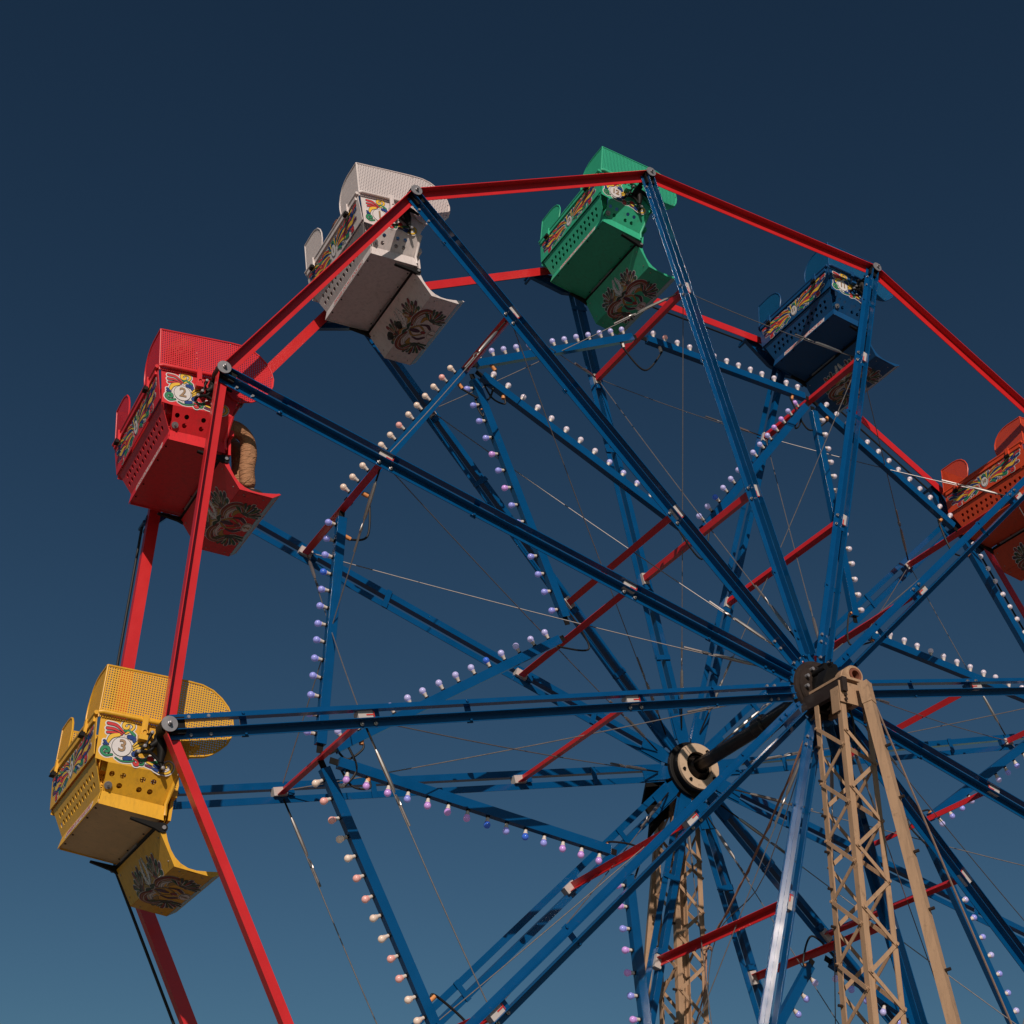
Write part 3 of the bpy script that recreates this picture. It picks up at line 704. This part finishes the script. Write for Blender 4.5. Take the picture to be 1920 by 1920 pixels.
        m.tube([H(.0, -.02), H(.03, -.12), H(.03, -.2)], [.042, .034, .02], M_black, 10); m.tube([H(.0, 0), H(.09, -.02), H(.15, -.05)], [.03, .018, .01], M_black, 8)
        for x, z in ((-.06, -.005), (-.095, -.11), (-.13, -.158), (.05, -.238)):
            q = H(x, z)+out*.01; m.lathe([(0, .013), (.016, .012), (.018, 0)], q, out, M_galv, 8); m.cyl(q-out*.055, q, .014, M_black, 8)
        m.cyl((0, s*(HT-.01), 0), (0, s*(HT+.10), 0), .03, M_black, 14)
        B(m, 'hanger')
        m = MB(); yb = s*(HB-.0)
        m.prism([(-.07, -.550), (.10, -.558)]+[(.155+.034*math.cos(R_(t)), -.585+.034*math.sin(R_(t))) for t in range(90, -121, -30)]+[(.10, -.598), (-.07, -.563)], (0, yb, 0), Xv, Zv, out, .028, M_black)
        m.cyl((.16, yb, -.585), (.16, yb+s*.04, -.585), .014, M_galv, 10); B(m, 'hinge_bracket')
    # back: art panel, holed panel, lip, rail
    m = MB(); a = Vector((-.432, 0, .05)); b = Vector((-.405, 0, -.205)); V = (b-a).normalized(); N = Yv.cross(V); N = N if N.x > 0 else -N
    L1 = (b-a).length; m.prism([(-.626, 0), (.626, 0), (.626, L1), (-.626, L1)], a, Yv, V, N, .006, paint)
    c = Vector((-.298, 0, -.42)); b2 = Vector((-.388, 0, -.207)); V2 = (c-b2).normalized(); N2 = Yv.cross(V2); N2 = N2 if N2.x > 0 else -N2; L2 = (c-b2).length
    hs_ = []
    for i in range(13):
        y = -.46+i*.0765
        hs_.append(circ(y, .088, .0205, 12)); hs_.append(circ(y+.02, .155, .0205, 12))
    m.prism([(-.60, 0), (.60, 0), (.53, L2), (-.53, L2)], b2, Yv, V2, N2, .005, paint, holes=hs_)
    d = Vector((-.312, 0, -.505)); V3 = (d-c).normalized(); N3 = Yv.cross(V3); N3 = N3 if N3.x > 0 else -N3; L3 = (d-c).length
    m.prism([(-.53, 0), (.53, 0), (.545, L3), (-.545, L3)], c, Yv, V3, N3, .005, paint)
    m.prism([(-.54, -.20), (.54, -.20), (.5, -.44), (-.5, -.44)], (-.25, 0, 0), Yv, Zv, Xv, .003, perf, uvm=True)
    B(m, 'back_panel')
    m = MB(); m.tube([(-.44, -.635, .085), (-.44, .635, .085)], .016, paint, 10); m.box((-.436, 0, .055), (.02, 1.2, .05), paint)
    for y in (-.42, .42):
        m.box((-.455, y, .05), (.02, .045, .10), paint); m.box((-.47, y, -.01), (.03, .06, .03), M_black); m.tube([(-.475, y-.03, .01), (-.49, y, -.03), (-.475, y+.03, .0)], .006, M_black, 6)
    B(m, 'back_rail')
    # warning strip on the lip
    m = MB(); Nw = -N3; cc = c+V3*(L3*.52)+Nw*.0015
    m.prism([(-.38, -.028), (.34, -.028), (.34, .028), (-.38, .028)], cc, Yv, V3, Nw, .001, M_art['white'])
    v, f = text_faces('DANGER! DO NOT ROCK SEAT', .058, .0012)
    xs = [q[0] for q in v]; sc = .68/(max(xs)-min(xs))
    m.add([cc+Nw*.0016-Yv*(x*sc+.02)-V3*(y) for x, y in v], f, M_redmark)
    B(m, 'warning_strip')
    # bench and backrest inside
    m = MB(); m.box((-.03, 0, -.335), (.50, 1.08, .05), paint); m.box((-.30, 0, -.10), (.05, 1.10, .36), paint); m.box((.20, 0, -.43), (.02, 1.0, .17), perf)
    B(m, 'bench')
    m = MB(); m.tube([(.24, -.60, -.02), (.30, -.56, .02), (.30, .56, .02), (.24, .60, -.02)], .016, paint, 8); B(m, 'lap_bar')
    # floor
    m = MB(); f0 = Vector((-.306, 0, -.492)); f1 = Vector((.13, 0, -.535)); Vf = (f1-f0).normalized()
    m.prism([(-HB-.02, 0), (HB+.02, 0), (HB+.02, (f1-f0).length), (-HB-.02, (f1-f0).length)], f0, Yv, Vf, Vector((0, 0, 1)), .02, M_floor)
    for y in (-.42, -.2, .2, .42):
        for x in (.02, .42): q = f0+Vf*x+Yv*y; m.cyl(q, q-Zv*.006, .007, M_black, 8)
    m.box((.115, .17, -.56), (.012, .42, .02), M_galv); m.cyl((.13, -.5, -.565), (.13, .5, -.565), .016, M_black, 10)
    B(m, 'floor_panel')
    # foot rest
    m = MB(); p0 = Vector((.125, 0, -.585)); p1 = Vector((.275, 0, -.828)); p2 = Vector((.545, 0, -.855)); p3 = Vector((.615, 0, -.812))
    curve = [(.125, -.585), (.175, -.58), (.188, -.62), (.205, -.665), (.235, -.72), (.27, -.765), (.315, -.80), (.37, -.822), (.43, -.828), (.50, -.822), (.575, -.812), (.60, -.805), (.615, -.812), (.545, -.855), (.275, -.828)]
    for s in (-1, 1): m.prism(curve, (0, s*(HB+.015), 0), Xv, Zv, Yv*-s, .005, paint)
    Tn = []
    for q0, q1 in ((p0, p1), (p1, p2), (p2, p3)):
        Vv = (q1-q0).normalized(); Nn = Yv.cross(Vv); Nn = Nn if Nn.z > 0 or (Nn.z > -.2 and Nn.x > 0) else -Nn
        Tn.append((q0, Vv, Nn, (q1-q0).length)); wd = HB+.009
        m.prism([(-wd, .002), (wd, .002), (wd, (q1-q0).length-.002), (-wd, (q1-q0).length-.002)], q0, Yv, Vv, Nn, .005, paint if q0 is not p2 else M_galv)
    for q0, Vv, Nn, L in Tn[:2]:
        for y in (-.47, .47):
            for t in (.2, .8): q = q0+Vv*(L*t)+Yv*y; m.cyl(q, q-Nn*.005, .006, M_silver, 8)
    # curved tread on top
    tr_ = curve[1:12]
    for (x0, z0), (x1, z1) in zip(tr_, tr_[1:]):
        m.add([(x0, -HB, z0-.018), (x1, -HB, z1-.018), (x1, HB, z1-.018), (x0, HB, z0-.018)], [(0, 1, 2, 3)], paint)
    foot = B(m, 'foot_rest')
    # decals
    for s in (-1, 1):
        T = (lambda s: (lambda u, v, h: Vector((u, s*(HT-.012+h), v))))(s)
        B(side_art(T, num), 'side_decal')
    T = lambda u, v, h: a+V*(L1*.53-v*1.0)-Yv*u-N*h
    B(back_art(T, num), 'back_decal')
    q0, Vv, Nn, L = Tn[0]; r0, Vr, Nr, Lr = Tn[1]
    TA = lambda u, v, h: q0+Vv*(L-.02-v*1.25)-Yv*u*1.12-Nn*h
    TB = lambda u, v, h: r0+Vr*(.03-v*1.15)-Yv*u*1.12-Nr*h
    x, y = under_art(TA, TB, num)
    for z in (x, y): B(z, 'under_decal', foot)
    return root
def joint_loc(k, off=(0, 0)):
    p = er(k)*RW; return (p.x+off[0], .07, p.z+HUB+off[1])
seat('yellow', '3', (.80, .42, .028), joint_loc(3), 0, 'yellow hanging seat numbered 3, at the left end of the level spoke', floor_col=(.82, .56, .28))
seat('red', '2', (.72, .022, .030), joint_loc(2, (-.013, -.02)), 7, 'red hanging seat numbered 2, with a rider in tan trousers')
seat('white', '1', (.74, .66, .635), joint_loc(1, (-.027, -.05)), 9.5, 'white hanging seat numbered 1, between the red and the green seat')
seat('green', '12', (.040, .46, .255), joint_loc(0, (-.035, -.09)), -3.5, 'green hanging seat numbered 12 at the very top of the wheel')
seat('blue', '11', (.004, .070, .20), joint_loc(11, (-.06, -.10)), -3.2, 'dark blue hanging seat numbered 11, right of the green seat', mesh_col=(.005, .105, .25))
seat('orange', '10', (.70, .070, .020), joint_loc(10, (-.06, -.10)), -3.0, 'orange hanging seat numbered 10, cut by the right edge of the picture')

# ------------------------------------------------------------------ riders
M_skin = mat('skin', (.45, .26, .18), .5); M_hair = mat('auburn_hair', (.24, .10, .055), .6, var=.4, scale=60)
M_khaki = wrinkle(mat('tan_trousers', (.38, .185, .09), .85, var=.25, scale=22)); M_shirt = mat('black_shirt', (.02, .02, .022), .8); M_shoe = mat('dark_shoe', (.02, .018, .016), .6); M_pink = mat('rust_shirt', (.35, .1, .05), .8)
def skin_obj(name, nodes, edges, m, parent=None, sub=2):
    me = bpy.data.meshes.new(name); me.from_pydata([n[0] for n in nodes], edges, []); me.update()
    o = bpy.data.objects.new(name, me); COL.objects.link(o)
    sk = o.modifiers.new('Skin', 'SKIN'); sk.use_smooth_shade = True
    if not me.skin_vertices: me.skin_vertices.new()
    for v, n in zip(me.skin_vertices[0].data, nodes):
        r = n[1]; v.radius = r if isinstance(r, tuple) else (r, r)
    me.skin_vertices[0].data[0].use_root = True
    ss = o.modifiers.new('Sub', 'SUBSURF'); ss.levels = sub; ss.render_levels = sub
    me.materials.append(m)
    if parent: o.parent = parent
    return o
def rider(seat_loc, swing, y, label, legs_m, shirt_m, scale=1.0, zoff=0, hair_len=.12, legz=-.285, xk=.35, xo=0):
    root = empty('person', seat_loc, label, 'person'); root.rotation_euler = (0, -R_(swing), 0)
    s = scale; P = lambda x, dy, z: (x+xo, y+dy*s, z+zoff)
    b0 = -.225
    nodes = [(P(-.14, 0, b0), (.13*s, .10*s)), (P(-.17, 0, b0+.18*s), (.12*s, .09*s)), (P(-.18, 0, b0+.38*s), (.15*s, .10*s)), (P(-.17, 0, b0+.50*s), .055*s), (P(-.15, 0, b0+.58*s), .055*s), (P(-.13, 0, b0+.66*s), (.078*s, .092*s)), (P(-.135, 0, b0+.75*s), (.070*s, .082*s))]
    ed = [(0, 1), (1, 2), (2, 3), (3, 4), (4, 5), (5, 6)]
    def chain(start, pts):
        prev = start
        for q in pts: nodes.append(q); ed.append((prev, len(nodes)-1)); prev = len(nodes)-1
        return prev
    for d in (-1, 1):
        chain(0, [(P(-.10, d*.09, b0-.01), .078*s), (P(.12, d*.10, b0-.02), .072*s), (P(xk-.04, d*.11, legz), .056*s), (P(xk, d*.11, legz-.10), .052*s), (P(xk+.01, d*.11, legz-.28*s), .046*s), (P(xk+.0, d*.11, legz-.44*s), .034*s), (P(xk+.03, d*.11, legz-.53*s), .03*s), (P(xk+.08, d*.11, legz-.55*s), .024*s)])
        h = chain(2, [(P(-.18, d*.18, b0+.42*s), .06*s), (P(-.10, d*.23, b0+.20*s), .045*s), (P(.07, d*.20, b0+.17*s), .036*s), (P(.18, d*.16, b0+.21*s), .026*s), (P(.24, d*.15, b0+.23*s), .032*s)])
        for j in range(4): chain(h, [(P(.285, d*(.125+.018*j), b0+.25*s), .009), (P(.31, d*(.125+.018*j), b0+(.225+.004*j)*s), .008), (P(.30, d*(.125+.018*j), b0+.20*s), .007)])
        chain(h, [(P(.25, d*.115, b0+.22*s), .010), (P(.275, d*.10, b0+.205*s), .009)])
    skin_obj('body', nodes, ed, M_skin, root)
    tn = [(P(-.14, 0, b0), (.145*s, .12*s))]; te = []
    for d in (-1, 1):
        i0 = len(tn)
        tn += [(P(-.10, d*.09, b0), .095*s), (P(.12, d*.10, b0-.012), .092*s), (P(xk-.07, d*.11, legz+.012), .074*s), (P(xk+.005, d*.11, legz-.055), .066*s), (P(xk+.022, d*.11, legz-.20*s), (.064*s, .074*s)), (P(xk+.0, d*.11, legz-.36*s), (.060*s, .068*s)), (P(xk+.018, d*.11, legz-.535*s), (.074*s, .066*s))]
        te += [(0, i0)]+[(i0+i, i0+i+1) for i in range(6)]
    skin_obj('trousers', tn, te, legs_m, root)
    sn = [(P(-.15, 0, b0+.04), (.15*s, .115*s)), (P(-.17, 0, b0+.18*s), (.14*s, .105*s)), (P(-.18, 0, b0+.38*s), (.17*s, .115*s)), (P(-.17, 0, b0+.47*s), .07*s)]; se = [(0, 1), (1, 2), (2, 3)]
    for d in (-1, 1):
        i0 = len(sn); sn += [(P(-.18, d*.18, b0+.42*s), .075*s), (P(-.14, d*.215, b0+.31*s), .062*s), (P(-.11, d*.23, b0+.22*s), .058*s)]; se += [(2, i0), (i0, i0+1), (i0+1, i0+2)]
    skin_obj('shirt', sn, se, shirt_m, root)
    m = MB(); c = Vector(P(-.148, 0, b0+.735*s))
    n_ = 14; vs = []; fs = []
    rnd = random.Random(3)
    for i in range(900):          # locks of hair over scalp and nape
        th = rnd.uniform(0, 2*math.pi); ph = math.acos(rnd.uniform(-.75, 1))
        dv = Vector((math.sin(ph)*math.cos(th), math.sin(ph)*math.sin(th), math.cos(ph)))
        if dv.x > .45 and dv.z < .55: continue
        q = c+Vector((dv.x*.100*s, dv.y*.086*s, dv.z*.108*s)); L = rnd.uniform(.5, 1)*hair_len*s
        t = (Vector((dv.x*.5-.25, dv.y*.7, -.9))-dv*.2).normalized(); w_ = dv.cross(t).normalized()*.006*s
        e1 = q+t*L*.5+dv*.014; e2 = q+t*L+dv*.004
        vs = [q-w_, q+w_, e1+w_, e1-w_, e2+w_*.2, e2-w_*.2]; m.add(vs, [(0, 1, 2, 3), (3, 2, 4, 5)], M_hair)
    m.lathe([(-.09*s, 0)]+[(-.10*s*math.cos(R_(a)), .088*s*math.sin(R_(a))) for a in range(20, 181, 16)], c, Zv, M_hair, 16)
    m.build('hair', root)
    # face: eyes, nose, mouth, ears
    m = MB(); fc = Vector(P(-.05, 0, b0+.70*s))
    for d in (-1, 1): m.lathe([(0, .012), (.006, .010), (.009, 0)], fc+Vector((.0, d*.030, .01)), Xv, M_bulbneck, 10); m.lathe([(0, .005), (.002, 0)], fc+Vector((.009, d*.030, .01)), Xv, M_black, 8)
    m.tube([fc+Vector((.0, 0, .01)), fc+Vector((.022, 0, -.02)), fc+Vector((.004, 0, -.028))], [.006, .011, .008], M_skin, 8)
    m.tube([fc+Vector((.0, -.022, -.048)), fc+Vector((.008, 0, -.050)), fc+Vector((.0, .022, -.048))], .005, M_redmark, 6)
    for d in (-1, 1): m.lathe([(0, .024), (.010, .022), (.012, 0)], Vector(P(-.13, d*.085, b0+.70*s)), Yv*d, M_skin, 10)
    m.build('face', root)
    for d in (-1, 1):
        m = MB(); q = Vector(P(xk+.05-xo*0, d*.11, legz-.56*s)); m.tube([q-Xv*.10, q-Xv*.07, q+Xv*.0, q+Xv*.05, q+Xv*.09], [.02, .042, .042, .038, .02], M_shoe, 10)
        m.build('shoe', root)
    return root
rider(joint_loc(2, (-.013, -.02)), 7, -.33, 'person in tan trousers riding in the red seat, knees bent at its front edge', M_khaki, M_shirt, legz=-.235, xk=.36)
rider(joint_loc(1, (-.027, -.05)), 9.5, .16, 'person with auburn hair riding in the white seat, seen from behind', M_shirt, M_pink, .84, .0, .17, xk=.30, xo=-.055)
